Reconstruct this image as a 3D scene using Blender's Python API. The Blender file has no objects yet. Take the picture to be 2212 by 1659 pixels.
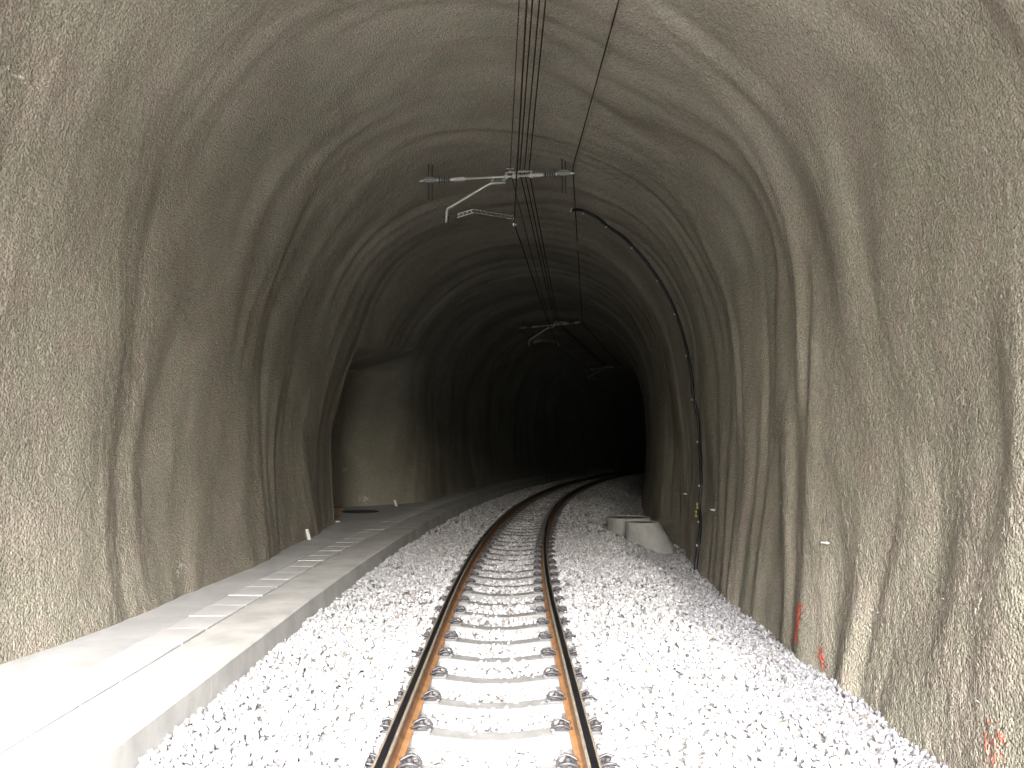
import bpy, math, random
import numpy as np
from mathutils import Vector, Matrix

random.seed(7)
rng = np.random.default_rng(7)
SC = bpy.context.scene

# ---------------------------------------------------------------- camera
cam_d = bpy.data.cameras.new('camera')
cam_d.sensor_width = 36.0
cam_d.lens = 1850.0 / 2212.0 * 36.0
cam_d.clip_start = 0.05
cam_d.clip_end = 2000
cam = bpy.data.objects.new('camera', cam_d)
SC.collection.objects.link(cam)
cam.location = (0, 0, 1.57)
cam.rotation_euler = (math.radians(90 + 4.158), 0, 0)
SC.camera = cam

# ---------------------------------------------------------------- sky, sun, exposure
SUN_EL, SUN_AZ = math.radians(34), math.radians(181)      # sun behind the camera, outside the portal
w = bpy.data.worlds.new('World')
SC.world = w
w.use_nodes = True
nt = w.node_tree
nt.nodes.clear()
sky = nt.nodes.new('ShaderNodeTexSky')
sky.sky_type = 'NISHITA'
sky.sun_disc = False
sky.sun_elevation = SUN_EL
sky.sun_rotation = SUN_AZ
sky.air_density = 1.0
sky.dust_density = 2.0
sky.ozone_density = 1.0
bg = nt.nodes.new('ShaderNodeBackground')
bg.inputs['Strength'].default_value = 0.11
wo = nt.nodes.new('ShaderNodeOutputWorld')
nt.links.new(sky.outputs[0], bg.inputs[0])
nt.links.new(bg.outputs[0], wo.inputs[0])

sl = bpy.data.lights.new('sun', 'SUN')
sl.energy = 1.5
sl.angle = math.radians(36)
sl.color = (1.0, 0.99, 0.98)
so = bpy.data.objects.new('sun', sl)
SC.collection.objects.link(so)
sd = Vector((math.sin(SUN_AZ) * math.cos(SUN_EL), math.cos(SUN_AZ) * math.cos(SUN_EL), math.sin(SUN_EL)))
so.rotation_euler = sd.to_track_quat('Z', 'Y').to_euler()
so.location = (0, -30, 30)

SC.view_settings.view_transform = 'Standard'
SC.view_settings.look = 'None'
SC.view_settings.gamma = 1
SC.view_settings.use_curve_mapping = False
SC.view_settings.exposure = 5.36
SC.render.engine = 'CYCLES'
SC.cycles.max_bounces = 6
SC.cycles.diffuse_bounces = 3
SC.cycles.glossy_bounces = 2
SC.cycles.use_denoising = True
SC.cycles.use_guiding = True
SC.cycles.guiding_training_samples = 64
SC.cycles.adaptive_threshold = 0.012
SC.cycles.sample_clamp_indirect = 3

# ---------------------------------------------------------------- noise
def _hash(ix, iy, seed):
    h = (ix.astype(np.int64) * 374761393 + iy.astype(np.int64) * 668265263 + seed * 2246822519) & 0xFFFFFFFF
    h = ((h ^ (h >> 13)) * 1274126177) & 0xFFFFFFFF
    h = (h ^ (h >> 16)) & 0xFFFFFFFF
    return h.astype(np.float64) / 4294967295.0 * 2 * math.pi

def gnoise(x, y, seed=0):
    ix, iy = np.floor(x), np.floor(y)
    fx, fy = x - ix, y - iy
    ux = fx * fx * fx * (fx * (fx * 6 - 15) + 10)
    uy = fy * fy * fy * (fy * (fy * 6 - 15) + 10)
    def g(dx, dy):
        a = _hash(ix + dx, iy + dy, seed)
        return np.cos(a) * (fx - dx) + np.sin(a) * (fy - dy)
    a = g(0, 0) * (1 - ux) + g(1, 0) * ux
    b = g(0, 1) * (1 - ux) + g(1, 1) * ux
    return (a * (1 - uy) + b * uy) * 1.6

def sstep(a, b, x):
    t = np.clip((x - a) / (b - a), 0, 1)
    return t * t * (3 - 2 * t)

# ---------------------------------------------------------------- track alignment
X0, YC, RAD = -0.125, 8.0, 147.0
def centre(s):
    s = np.asarray(s, float)
    a = np.maximum(s - YC, 0) / RAD
    x = X0 + RAD * (1 - np.cos(a))
    y = np.where(s > YC, YC + RAD * np.sin(a), s)
    return x, y, a
def P(s, u, z):
    """point at distance s along the track, u to the right of its centre line, z above rail top"""
    x, y, a = centre(s)
    return np.stack(np.broadcast_arrays(x + u * np.cos(a), y - u * np.sin(a), z), -1)
def Pv(s, u, z):
    return Vector([float(q) for q in P(s, u, z)])
def heading(s):
    return -float(centre(s)[2])

# ---------------------------------------------------------------- materials
def mat(name, base, rough=0.8, metal=0.0, var=0.0, scale=5.0, bump=0.0, bscale=60.0, bdist=0.01, spec=0.5, var2=None, island=0.0):
    m = bpy.data.materials.new(name)
    m.use_nodes = True
    t = m.node_tree
    b = t.nodes['Principled BSDF']
    b.inputs['Roughness'].default_value = rough
    b.inputs['Metallic'].default_value = metal
    b.inputs['Specular IOR Level'].default_value = spec
    b.inputs['Base Color'].default_value = (*base, 1)
    tc = t.nodes.new('ShaderNodeTexCoord')
    last = None
    if var > 0:
        n = t.nodes.new('ShaderNodeTexNoise')
        n.inputs['Scale'].default_value = scale
        n.inputs['Detail'].default_value = 6
        n.inputs['Roughness'].default_value = 0.65
        t.links.new(tc.outputs['Object'], n.inputs['Vector'])
        cr = t.nodes.new('ShaderNodeValToRGB')
        lo = [c * (1 - var) for c in base] if var2 is None else var2
        hi = [min(1, c * (1 + var)) for c in base]
        cr.color_ramp.elements[0].position = 0.32
        cr.color_ramp.elements[1].position = 0.68
        cr.color_ramp.elements[0].color = (*lo, 1)
        cr.color_ramp.elements[1].color = (*hi, 1)
        t.links.new(n.outputs[0], cr.inputs[0])
        last = cr.outputs[0]
    if last is not None:
        t.links.new(last, b.inputs['Base Color'])
    if bump > 0:
        n2 = t.nodes.new('ShaderNodeTexNoise')
        n2.inputs['Scale'].default_value = bscale
        n2.inputs['Detail'].default_value = 4
        t.links.new(tc.outputs['Object'], n2.inputs['Vector'])
        bp = t.nodes.new('ShaderNodeBump')
        bp.inputs['Strength'].default_value = bump
        bp.inputs['Distance'].default_value = bdist
        t.links.new(n2.outputs[0], bp.inputs['Height'])
        t.links.new(bp.outputs[0], b.inputs['Normal'])
    return m

def mix_rgb(t, fac, a, b, blend='MIX'):
    n = t.nodes.new('ShaderNodeMix')
    n.data_type = 'RGBA'
    n.blend_type = blend
    for sock, v in ((n.inputs[0], fac), (n.inputs[6], a), (n.inputs[7], b)):
        if isinstance(v, bpy.types.NodeSocket):
            t.links.new(v, sock)
        else:
            sock.default_value = v
    return n.outputs[2]

def shotcrete(name, tint=None, tint_cov=0.0):
    m = bpy.data.materials.new(name)
    m.use_nodes = True
    t = m.node_tree
    b = t.nodes['Principled BSDF']
    b.inputs['Roughness'].default_value = 0.93
    b.inputs['Specular IOR Level'].default_value = 0.25
    tc = t.nodes.new('ShaderNodeTexCoord')
    def noise(scale, detail=5, rough=0.6, dist=0.0):
        n = t.nodes.new('ShaderNodeTexNoise')
        n.inputs['Scale'].default_value = scale
        n.inputs['Detail'].default_value = detail
        n.inputs['Roughness'].default_value = rough
        n.inputs['Distortion'].default_value = dist
        t.links.new(tc.outputs['Object'], n.inputs['Vector'])
        return n
    def ramp(src, p0, c0, p1, c1):
        r = t.nodes.new('ShaderNodeValToRGB')
        r.color_ramp.elements[0].position = p0
        r.color_ramp.elements[1].position = p1
        r.color_ramp.elements[0].color = (*c0, 1)
        r.color_ramp.elements[1].color = (*c1, 1)
        t.links.new(src, r.inputs[0])
        return r.outputs[0]
    n1 = noise(0.9, 5, 0.6, 0.3)
    c1 = ramp(n1.outputs[0], 0.35, (0.290, 0.264, 0.217), 0.68, (0.376, 0.344, 0.288))
    n2 = noise(2.3, 3, 0.5)
    c2 = ramp(n2.outputs[0], 0.40, (0.97, 1.0, 0.96), 0.62, (1.02, 0.99, 0.99))
    col = mix_rgb(t, 1.0, c1, c2, 'MULTIPLY')
    n3 = noise(48, 2, 0.6)
    c3 = ramp(n3.outputs[0], 0.34, (0.70, 0.70, 0.69), 0.60, (1.10, 1.10, 1.10))
    col = mix_rgb(t, 1.0, col, c3, 'MULTIPLY')
    if tint:
        n4 = noise(28, 3, 0.7)
        f = ramp(n4.outputs[0], 0.62 - tint_cov * 0.3, (0, 0, 0), 0.72 - tint_cov * 0.3, (1, 1, 1))
        col = mix_rgb(t, f, col, (*tint, 1))
    t.links.new(col, b.inputs['Base Color'])
    # grain: lumps about 1.5-2 cm across and finer grit
    v = t.nodes.new('ShaderNodeTexVoronoi')
    v.feature = 'F1'
    v.inputs['Scale'].default_value = 52
    t.links.new(tc.outputs['Object'], v.inputs['Vector'])
    g = noise(42, 2, 0.5, 0.0)
    sub = t.nodes.new('ShaderNodeMath')
    sub.operation = 'MULTIPLY_ADD'
    t.links.new(v.outputs['Distance'], sub.inputs[0])
    sub.inputs[1].default_value = -0.9
    t.links.new(g.outputs[0], sub.inputs[2])
    bp = t.nodes.new('ShaderNodeBump')
    bp.inputs['Strength'].default_value = 0.75
    bp.inputs['Distance'].default_value = 0.0145
    t.links.new(sub.outputs[0], bp.inputs['Height'])
    t.links.new(bp.outputs[0], b.inputs['Normal'])
    return m

M = {}
M['lining'] = shotcrete('shotcrete')
M['lining_red'] = shotcrete('shotcrete_red_paint', (0.55, 0.12, 0.085), 0.9)
M['lining_red_faint'] = shotcrete('shotcrete_faint_red_paint', (0.60, 0.15, 0.10), 0.42)
M['lining_pale'] = shotcrete('shotcrete_pale_stain', (0.72, 0.68, 0.62), 0.45)
M['rust'] = mat('rusty_rail_steel', (0.17, 0.085, 0.036), 0.85, 0.0, 0.30, 9, 0.4, 90, 0.004)
M['rust_foot'] = mat('bright_rusty_rail_foot', (0.30, 0.145, 0.055), 0.85, 0.0, 0.25, 9, 0.4, 90, 0.004)
M['rust_dust'] = mat('dusty_rail_edge', (0.155, 0.13, 0.10), 0.7, 0.0, 0.3, 14, 0.3, 120, 0.003)
M['rail_top'] = mat('polished_rail_head', (0.055, 0.055, 0.062), 0.30, 0.85, 0.35, 22, 0.15, 200, 0.001)
M['clip'] = mat('grey_spring_steel', (0.055, 0.053, 0.057), 0.5, 0.3, 0.25, 30)
M['plate'] = mat('grey_guide_plate', (0.085, 0.085, 0.09), 0.7, 0.0, 0.2, 20)
M['sleeper'] = mat('sleeper_concrete', (0.18, 0.18, 0.18), 0.85, 0.0, 0.22, 9, 0.3, 90, 0.004)
M['kerb'] = mat('kerb_concrete', (0.50, 0.50, 0.495), 0.88, 0.0, 0.13, 3.2, 0.25, 120, 0.003)
M['slab'] = mat('cover_slab_concrete', (0.54, 0.54, 0.54), 0.85, 0.0, 0.10, 2.6, 0.2, 120, 0.003)
M['strip'] = mat('walkway_concrete', (0.50, 0.50, 0.505), 0.9, 0.0, 0.14, 1.6, 0.3, 70, 0.005)
M['shaft'] = mat('precast_concrete', (0.26, 0.26, 0.25), 0.85, 0.0, 0.14, 7, 0.3, 80, 0.004)
M['sky_blocker'] = mat('sky_blocker_green', (0.085, 0.10, 0.05), 0.95, 0.0, 0.4, 0.3, 0.6, 1.2, 0.4)
M['iron'] = mat('dark_cast_iron', (0.05, 0.05, 0.05), 0.6, 0.3, 0.3, 20, 0.3, 60, 0.004)
M['wire'] = mat('oxidised_copper_wire', (0.022, 0.012, 0.009), 0.6, 0.4)
M['galv'] = mat('galvanised_tube', (0.56, 0.555, 0.51), 0.45, 0.25, 0.10, 25)
M['galv_dull'] = mat('dull_galvanised_steel', (0.27, 0.27, 0.255), 0.55, 0.4, 0.15, 25)
M['insul'] = mat('grey_silicone_insulator', (0.20, 0.20, 0.20), 0.55, 0.0, 0.1, 20)
M['rod'] = mat('dark_threaded_rod', (0.045, 0.040, 0.035), 0.6, 0.4)
M['black'] = mat('black_cable_sheath', (0.010, 0.010, 0.011), 0.55)
M['white'] = mat('white_plastic_pipe', (0.74, 0.74, 0.70), 0.5, 0.0, 0.08, 30)
M['clipdot'] = mat('bright_zinc_clip', (0.85, 0.85, 0.82), 0.35, 0.3)
M['brass'] = mat('yellow_brass_fitting', (0.26, 0.22, 0.08), 0.4, 0.5)
M['wood'] = mat('weathered_wood', (0.15, 0.09, 0.045), 0.8, 0.0, 0.3, 15)
M['earth'] = mat('pale_gravel_ground', (0.42, 0.41, 0.385), 0.95, 0.0, 0.2, 0.8, 0.5, 8, 0.05)
M['grit'] = mat('fine_ballast_grit', (0.26, 0.26, 0.26), 0.95, 0.0, 0.35, 30, 0.8, 45, 0.03)
M['rock'] = mat('hillside_rock', (0.22, 0.21, 0.18), 0.95, 0.0, 0.3, 0.6, 0.6, 3, 0.2)
M['lidgrey'] = mat('dark_grey_cover_board', (0.085, 0.085, 0.082), 0.8, 0.0, 0.3, 12)
M['debris'] = mat('dead_leaf_bits', (0.07, 0.055, 0.04), 0.9, 0.0, 0.4, 40)
M['fibre'] = mat('steel_fibre', (0.70, 0.69, 0.62), 0.4, 0.4)

# runs of damp and formwork streaks on the kerb faces
t = M['kerb'].node_tree
bb = t.nodes['Principled BSDF']
src = bb.inputs['Base Color'].links[0].from_socket
tc = t.nodes.new('ShaderNodeTexCoord')
mp = t.nodes.new('ShaderNodeMapping')
mp.inputs['Scale'].default_value = (1.3, 1.3, 0.35)
n = t.nodes.new('ShaderNodeTexNoise')
n.inputs['Scale'].default_value = 1.6
n.inputs['Detail'].default_value = 5
t.links.new(tc.outputs['Object'], mp.inputs[0])
t.links.new(mp.outputs[0], n.inputs['Vector'])
r = t.nodes.new('ShaderNodeValToRGB')
r.color_ramp.elements[0].position = 0.36
r.color_ramp.elements[1].position = 0.56
r.color_ramp.elements[0].color = (0.86, 0.855, 0.85, 1)
r.color_ramp.elements[1].color = (1.03, 1.02, 1.0, 1)
t.links.new(n.outputs[0], r.inputs[0])
t.links.new(mix_rgb(t, 1.0, src, r.outputs[0], 'MULTIPLY'), bb.inputs['Base Color'])

# ballast: every stone its own tone
m = bpy.data.materials.new('crushed_ballast_stone')
m.use_nodes = True
t = m.node_tree
b = t.nodes['Principled BSDF']
b.inputs['Roughness'].default_value = 0.88
b.inputs['Specular IOR Level'].default_value = 0.3
geo = t.nodes.new('ShaderNodeNewGeometry')
cr = t.nodes.new('ShaderNodeValToRGB')
el = cr.color_ramp.elements
el[0].position = 0.0
el[0].color = (0.20, 0.165, 0.145, 1)
el[1].position = 1.0
el[1].color = (0.50, 0.50, 0.50, 1)
for p, c in ((0.02, (0.24, 0.21, 0.19, 1)), (0.035, (0.26, 0.26, 0.27, 1)), (0.45, (0.345, 0.346, 0.354, 1)), (0.8, (0.405, 0.406, 0.412, 1))):
    e = el.new(p)
    e.color = c
t.links.new(geo.outputs['Random Per Island'], cr.inputs[0])
tc = t.nodes.new('ShaderNodeTexCoord')
n = t.nodes.new('ShaderNodeTexNoise')
n.inputs['Scale'].default_value = 60
n.inputs['Detail'].default_value = 3
t.links.new(tc.outputs['Object'], n.inputs['Vector'])
r2 = t.nodes.new('ShaderNodeValToRGB')
r2.color_ramp.elements[0].position = 0.35
r2.color_ramp.elements[1].position = 0.65
r2.color_ramp.elements[0].color = (0.84, 0.84, 0.85, 1)
r2.color_ramp.elements[1].color = (1.08, 1.08, 1.07, 1)
t.links.new(n.outputs[0], r2.inputs[0])
t.links.new(mix_rgb(t, 1.0, cr.outputs[0], r2.outputs[0], 'MULTIPLY'), b.inputs['Base Color'])
M['stone'] = m
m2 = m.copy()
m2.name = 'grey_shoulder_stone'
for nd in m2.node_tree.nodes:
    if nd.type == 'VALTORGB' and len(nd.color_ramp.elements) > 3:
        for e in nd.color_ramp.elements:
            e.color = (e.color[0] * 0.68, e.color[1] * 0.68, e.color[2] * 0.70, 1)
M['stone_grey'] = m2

# ---------------------------------------------------------------- mesh helpers
class MB:
    def __init__(self):
        self.v, self.f, self.mi, self.n = [], [], [], 0
    def add(self, verts, faces, mi=0):
        self.v.extend([tuple(map(float, q)) for q in verts])
        self.f.extend([tuple(int(i) + self.n for i in q) for q in faces])
        self.mi.extend([mi] * len(faces))
        self.n += len(verts)
        return self
    def box(self, c, size, mi=0, rot=None, bevel=0.0):
        hx, hy, hz = [q / 2 for q in size]
        b_ = bevel
        if b_ <= 0:
            vs = [Vector((x, y, z)) for z in (-hz, hz) for y in (-hy, hy) for x in (-hx, hx)]
            fs = [(0, 2, 3, 1), (4, 5, 7, 6), (0, 1, 5, 4), (2, 6, 7, 3), (0, 4, 6, 2), (1, 3, 7, 5)]
        else:
            vs = [Vector((sx * hx, sy * hy, -hz)) for sx, sy in ((-1, -1), (1, -1), (1, 1), (-1, 1))]
            vs += [Vector((sx * hx, sy * hy, hz - b_)) for sx, sy in ((-1, -1), (1, -1), (1, 1), (-1, 1))]
            vs += [Vector((sx * (hx - b_), sy * (hy - b_), hz)) for sx, sy in ((-1, -1), (1, -1), (1, 1), (-1, 1))]
            fs = [(3, 2, 1, 0), (8, 9, 10, 11)]
            for k in range(4):
                j = (k + 1) % 4
                fs += [(k, j, 4 + j, 4 + k), (4 + k, 4 + j, 8 + j, 8 + k)]
        if rot is not None:
            vs = [rot @ q for q in vs]
        c = Vector(c)
        return self.add([q + c for q in vs], fs, mi)
    def tube(self, pts, r, n=8, mi=0, caps=True):
        pts = [Vector(p) for p in pts]
        rs = r if hasattr(r, '__len__') else [r] * len(pts)
        vs, fs = [], []
        up = None
        for i, p in enumerate(pts):
            a = pts[max(i - 1, 0)]
            c = pts[min(i + 1, len(pts) - 1)]
            d = (c - a).normalized()
            if up is None:
                up = Vector((0, 0, 1)) if abs(d.z) < 0.9 else Vector((1, 0, 0))
            e1 = (up - d * up.dot(d))
            if e1.length < 1e-6:
                e1 = d.orthogonal()
            e1.normalize()
            up = e1
            e2 = d.cross(e1)
            for k in range(n):
                th = 2 * math.pi * k / n
                vs.append(p + (e1 * math.cos(th) + e2 * math.sin(th)) * rs[i])
        for i in range(len(pts) - 1):
            for k in range(n):
                k2 = (k + 1) % n
                fs.append((i * n + k, i * n + k2, (i + 1) * n + k2, (i + 1) * n + k))
        if caps:
            fs.append(tuple(range(n))[::-1])
            fs.append(tuple((len(pts) - 1) * n + k for k in range(n)))
        return self.add(vs, fs, mi)
    def build(self, name, mats, parent=None, smooth=False, link=True):
        me = bpy.data.meshes.new(name)
        me.from_pydata(self.v, [], self.f)
        for q in (mats if isinstance(mats, (list, tuple)) else [mats]):
            me.materials.append(q)
        if any(self.mi):
            me.polygons.foreach_set('material_index', self.mi)
        if smooth:
            me.polygons.foreach_set('use_smooth', [True] * len(me.polygons))
        me.update()
        return link_obj(name, me, parent)

def link_obj(name, data, parent=None):
    o = bpy.data.objects.new(name, data)
    SC.collection.objects.link(o)
    if parent is not None:
        o.parent = parent
    return o

def tag(o, label=None, cat=None, group=None, kind=None):
    if label:
        o['label'] = label
    if cat:
        o['category'] = cat
    if group:
        o['group'] = group
    if kind:
        o['kind'] = kind
    return o

def empty(name, loc=(0, 0, 0), rz=0.0):
    o = link_obj(name, None)
    o.empty_display_size = 0.2
    o.location = loc
    o.rotation_euler = (0, 0, rz)
    return o

def grid_mesh(name, V, F, mats, parent=None, normals=None, smooth=True, attr=None):
    me = bpy.data.meshes.new(name)
    me.vertices.add(len(V))
    me.vertices.foreach_set('co', np.ascontiguousarray(V, dtype=np.float32).ravel())
    k = F.shape[1]
    me.loops.add(F.size)
    me.loops.foreach_set('vertex_index', F.astype(np.int32).ravel())
    me.polygons.add(len(F))
    me.polygons.foreach_set('loop_start', (np.arange(len(F)) * k).astype(np.int32))
    me.update(calc_edges=True)
    me.polygons.foreach_set('use_smooth', np.full(len(F), smooth))
    me.materials.append(mats)
    me.validate()
    if normals is not None:
        me.normals_split_custom_set_from_vertices(normals.astype(float).tolist())
    return link_obj(name, me, parent)

# ---------------------------------------------------------------- tunnel lining
UC, ZS, RW, RH = -0.10, 2.85, 3.22, 3.20
def _profile():
    pts = []
    for z, u in ((-0.9, -3.08), (-0.5, -3.12), (0.03, -3.18), (0.8, -3.26), (1.6, -3.32), (2.3, -3.335)):
        pts.append((u, z))
    for k in range(0, 61):
        a = math.pi - math.pi * k / 60
        pts.append((UC + RW * math.cos(a), ZS + RH * math.sin(a)))
    for z, u in ((2.3, 3.11), (1.6, 3.09), (0.8, 3.04), (0.03, 2.96), (-0.5, 2.90), (-0.9, 2.86)):
        pts.append((u, z))
    p = np.array(pts)
    d = np.r_[0, np.cumsum(np.hypot(*np.diff(p, axis=0).T))]
    tt = np.linspace(0, d[-1], 1600)
    q = np.stack([np.interp(tt, d, p[:, 0]), np.interp(tt, d, p[:, 1])], 1)
    ker = np.ones(61) / 61
    pad = np.pad(q, ((30, 30), (0, 0)), mode='reflect', reflect_type='odd')
    q = np.stack([np.convolve(pad[:, 0], ker, 'valid'), np.convolve(pad[:, 1], ker, 'valid')], 1)
    tg = np.gradient(q, axis=0)
    tg /= np.linalg.norm(tg, axis=1)[:, None]
    nr = np.stack([-tg[:, 1], tg[:, 0]], 1)        # outward
    return tt, q, nr
PT, PQ, PN = _profile()
TLEN = PT[-1]

LW_S = [-6, 2, 5, 6.2, 7.2, 8.8, 12, 14.5, 16.0, 17.0, 22.5, 24, 26, 30, 60]
LW_D = [.15, .20, .28, .30, .17, .10, .08, .22, .42, .55, .25, .05, -.08, 0, 0]
RW_S = [-6, 5, 8, 10.5, 13, 15, 17, 20, 60]
RW_D = [-.05, -.08, .0, .08, .05, .2, .3, .1, 0]

def lining_offset(s, t, grain=True):
    z = np.interp(t, PT, PQ[:, 1])
    left = t < TLEN / 2
    d = np.where(left, np.interp(s, LW_S, LW_D) * (1 - sstep(1.5, 4.2, z)),
                 np.interp(s, RW_S, RW_D) * (1 - sstep(1.0, 3.5, z)))
    d = d + 0.16 * sstep(20, 27, s) * sstep(3.5, 5.5, z)
    # sprayed concrete hangs in folds that follow the blasted rock
    sw = s + 0.75 * gnoise(s * 0.33 + 3, t * 0.30, 11) + 0.30 * gnoise(s * 0.9, t * 0.55 + 9, 12)
    fa = 1.0 - 0.55 * (1 - sstep(8.0, 11.0, s)) * (1 - sstep(0.40, 0.60, t / TLEN)) + 0.6 * sstep(0.62, 0.75, t / TLEN) * (1 - sstep(9, 14, s))
    d = d + 0.10 * gnoise(sw * 0.42, t * 0.16, 1)
    f1 = gnoise(sw * 1.15 + 5, t * 0.20, 2)
    d = d + fa * 0.060 * (np.sqrt(f1 * f1 + 0.14) - 0.3)
    fb = fa * (1.0 - 0.45 * sstep(8, 13, s))
    d = d + fb * 0.032 * gnoise(sw * 2.1, t * 0.42, 3)
    amp = 0.6 + 0.6 * sstep(-.3, .3, gnoise(s * 0.25, t * 0.2, 8))
    d = d + 0.008 * (1.0 - 0.5 * sstep(8, 13, s)) * amp * gnoise(sw * 4.0, t * 1.3, 4)
    d = d + 0.0025 * gnoise(sw * 8.5, t * 4.0, 5)
    if grain:
        d = d + 0.006 * gnoise(s * 17.0, t * 15.0, 6) + 0.003 * gnoise(s * 34.0, t * 31.0, 7)
    # refuge niche in the left wall
    N = sstep(17.12, 17.42, s + 0.06 * gnoise(t * 1.1, s * 0, 21)) * np.clip(0.5 * ((22.75 - s) * 1.05 + np.sqrt(((22.75 - s) * 1.05) ** 2 + 0.50)) - 0.10, 0, 1.05)
    rmp = (22.80 - s) * 1.10
    rmp = 0.5 * (rmp + np.sqrt(rmp * rmp + 0.35)) - 0.08
    k_ = 0.35
    hh = np.clip(0.5 + 0.5 * (1.25 - rmp) / k_, 0, 1)
    rmp = np.maximum(1.25 * (1 - hh) + rmp * hh - k_ * hh * (1 - hh), 0)
    N = sstep(17.12, 17.36, s + 0.06 * gnoise(t * 1.1, s * 0, 21)) * rmp
    hz = z + 0.10 * gnoise(s * 1.3, t * 0.2, 22) - 0.10 * (s - 18)
    N = N * (1 - sstep(3.05, 3.70, hz)) * left
    return d, N

def lining(s, t, grain=True, lift=0.0):
    d, N = lining_offset(s, t, grain)
    q = np.stack([np.interp(t, PT, PQ[:, 0]), np.interp(t, PT, PQ[:, 1])], -1)
    n = np.stack([np.interp(t, PT, PN[:, 0]), np.interp(t, PT, PN[:, 1])], -1)
    u = q[..., 0] + n[..., 0] * (d - lift) - N
    z = q[..., 1] + n[..., 1] * (d - lift)
    return P(s, u, z)

PORTAL = -5.0
ss = np.concatenate([np.arange(PORTAL, 2.2, 0.10), np.arange(2.2, 8.2, 0.026), np.arange(8.2, 17.0, 0.045),
                     np.arange(17.0, 17.5, 0.012), np.arange(17.5, 26, 0.06), np.arange(26, 62, 0.15), np.arange(62, 125, 0.5)])
tt = np.linspace(0, TLEN, int(TLEN / 0.042))
S, T = np.meshgrid(ss, tt, indexing='ij')
V = lining(S, T)
ns, ntt = V.shape[:2]
ds = np.gradient(V, axis=0)
dt = np.gradient(V, axis=1)
Nn = np.cross(dt, ds)
Nn /= np.linalg.norm(Nn, axis=2)[..., None] + 1e-12
mid = V[ns // 4, ntt // 2]
if Nn[ns // 4, ntt // 2][2] > 0:
    Nn = -Nn
    FL = True
else:
    FL = False
idx = np.arange(ns * ntt).reshape(ns, ntt)
F = np.stack([idx[:-1, :-1], idx[:-1, 1:], idx[1:, 1:], idx[1:, :-1]], -1).reshape(-1, 4)
# face orientation inwards
e = V.reshape(-1, 3)
k0 = (ns // 4) * (ntt - 1) + ntt // 2
fn = np.cross(e[F[k0, 1]] - e[F[k0, 0]], e[F[k0, 2]] - e[F[k0, 1]])
if fn[2] > 0:
    F = F[:, ::-1]
_, NN = lining_offset(S, T, False)
fm = (NN[:-1, :-1] + NN[1:, 1:]).reshape(-1) * 0.5 > 0.04
def submesh(mask):
    Fs = F[mask]
    used, inv = np.unique(Fs, return_inverse=True)
    return e[used], inv.reshape(Fs.shape), Nn.reshape(-1, 3)[used]
v1, f1, n1 = submesh(~fm)
tunnel = grid_mesh('tunnel', v1, f1, M['lining'], None, n1)
tag(tunnel, 'single track railway tunnel vault of rough grey brown sprayed concrete in soft folds', 'tunnel')
v2, f2, n2 = submesh(fm)
nic = grid_mesh('niche', v2, f2, M['lining'], tunnel, n2)
nic['label'] = 'dark refuge niche hollowed into the left wall'

def drape(name, s0, t0, hs, ht, seed, material, parent, label=None, thin=0.8, lean=0.0, res=0.008, lift=0.005):
    """a stain or paint mark lying on the lining, outline ragged"""
    a = np.arange(-hs * 1.3, hs * 1.3 + res, res)
    b_ = np.arange(-ht * 1.3, ht * 1.3 + res, res)
    A, B = np.meshgrid(a, b_, indexing='ij')
    Sx, Tx = s0 + A + lean * B, t0 + B
    Vd = lining(Sx, Tx, True, lift)
    r = np.hypot(A / hs, B / ht) ** 1.0 + 0.9 * gnoise(A / hs * 1.3 + seed, B / ht * 2.2, seed) + 0.6 * gnoise(Sx * 40, Tx * 40, seed + 1)
    ok = r < thin
    n0, n1_ = Vd.shape[:2]
    ix = np.arange(n0 * n1_).reshape(n0, n1_)
    Fd = np.stack([ix[:-1, :-1], ix[:-1, 1:], ix[1:, 1:], ix[1:, :-1]], -1).reshape(-1, 4)
    okf = ok.reshape(-1)[Fd].all(1)
    Fd = Fd[okf]
    if fn[2] > 0:
        Fd = Fd[:, ::-1]
    if len(Fd) == 0:
        return None
    used, inv = np.unique(Fd, return_inverse=True)
    o = grid_mesh(name, Vd.reshape(-1, 3)[used], inv.reshape(Fd.shape), material, parent)
    if label:
        o['label'] = label
    return o
RT = [0, 0]
drape('paint_mark', 8.42, 16.84, 0.08, 0.150, 3, M['lining_red'], tunnel, 'upright red paint stroke', 3.0, 0.12, 0.006)
drape('paint_mark', 7.84, 17.03, 0.045, 0.075, 5, M['lining_red'], tunnel, 'short slanting red paint dab at the ballast edge', 1.2, -0.4, 0.006)
drape('paint_mark', 5.00, 16.86, 0.10, 0.13, 8, M['lining_red_faint'], tunnel, 'faint red paint smudge', 1.1, 0.2)
drape('paint_mark', 17.2, 16.86, 0.20, 0.17, 9, M['lining_red_faint'], tunnel, 'dull red paint patch behind the concrete cone', 1.2, 0)
drape('paint_mark', 11.8, 1.22, 0.05, 0.035, 12, M['lining_red'], tunnel, 'tiny red paint dab low on the left wall', 1.2, 0)
drape('lime_stain', 5.52, 4.93, 0.17, 0.022, 14, M['lining_pale'], tunnel, 'thin pale lime streak high on the left wall', 1.1, 0.0)
drape('lime_stain', 8.90, 1.24, 0.12, 0.07, 15, M['lining_pale'], tunnel, 'pale spatter low on the left wall', 0.9)
drape('lime_stain', 21.5, 1.90, 0.13, 0.06, 16, M['lining_pale'], tunnel, 'white splash on the niche wall', 1.0)
drape('lime_stain', 22.0, 1.14, 0.10, 0.12, 17, M['lining_pale'], tunnel, 'white splash near the foot of the niche wall', 1.0)
drape('lime_stain', 5.29, 16.05, 0.03, 0.14, 18, M['lining_pale'], tunnel, 'pale streak on the right wall', 1.0)

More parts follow.
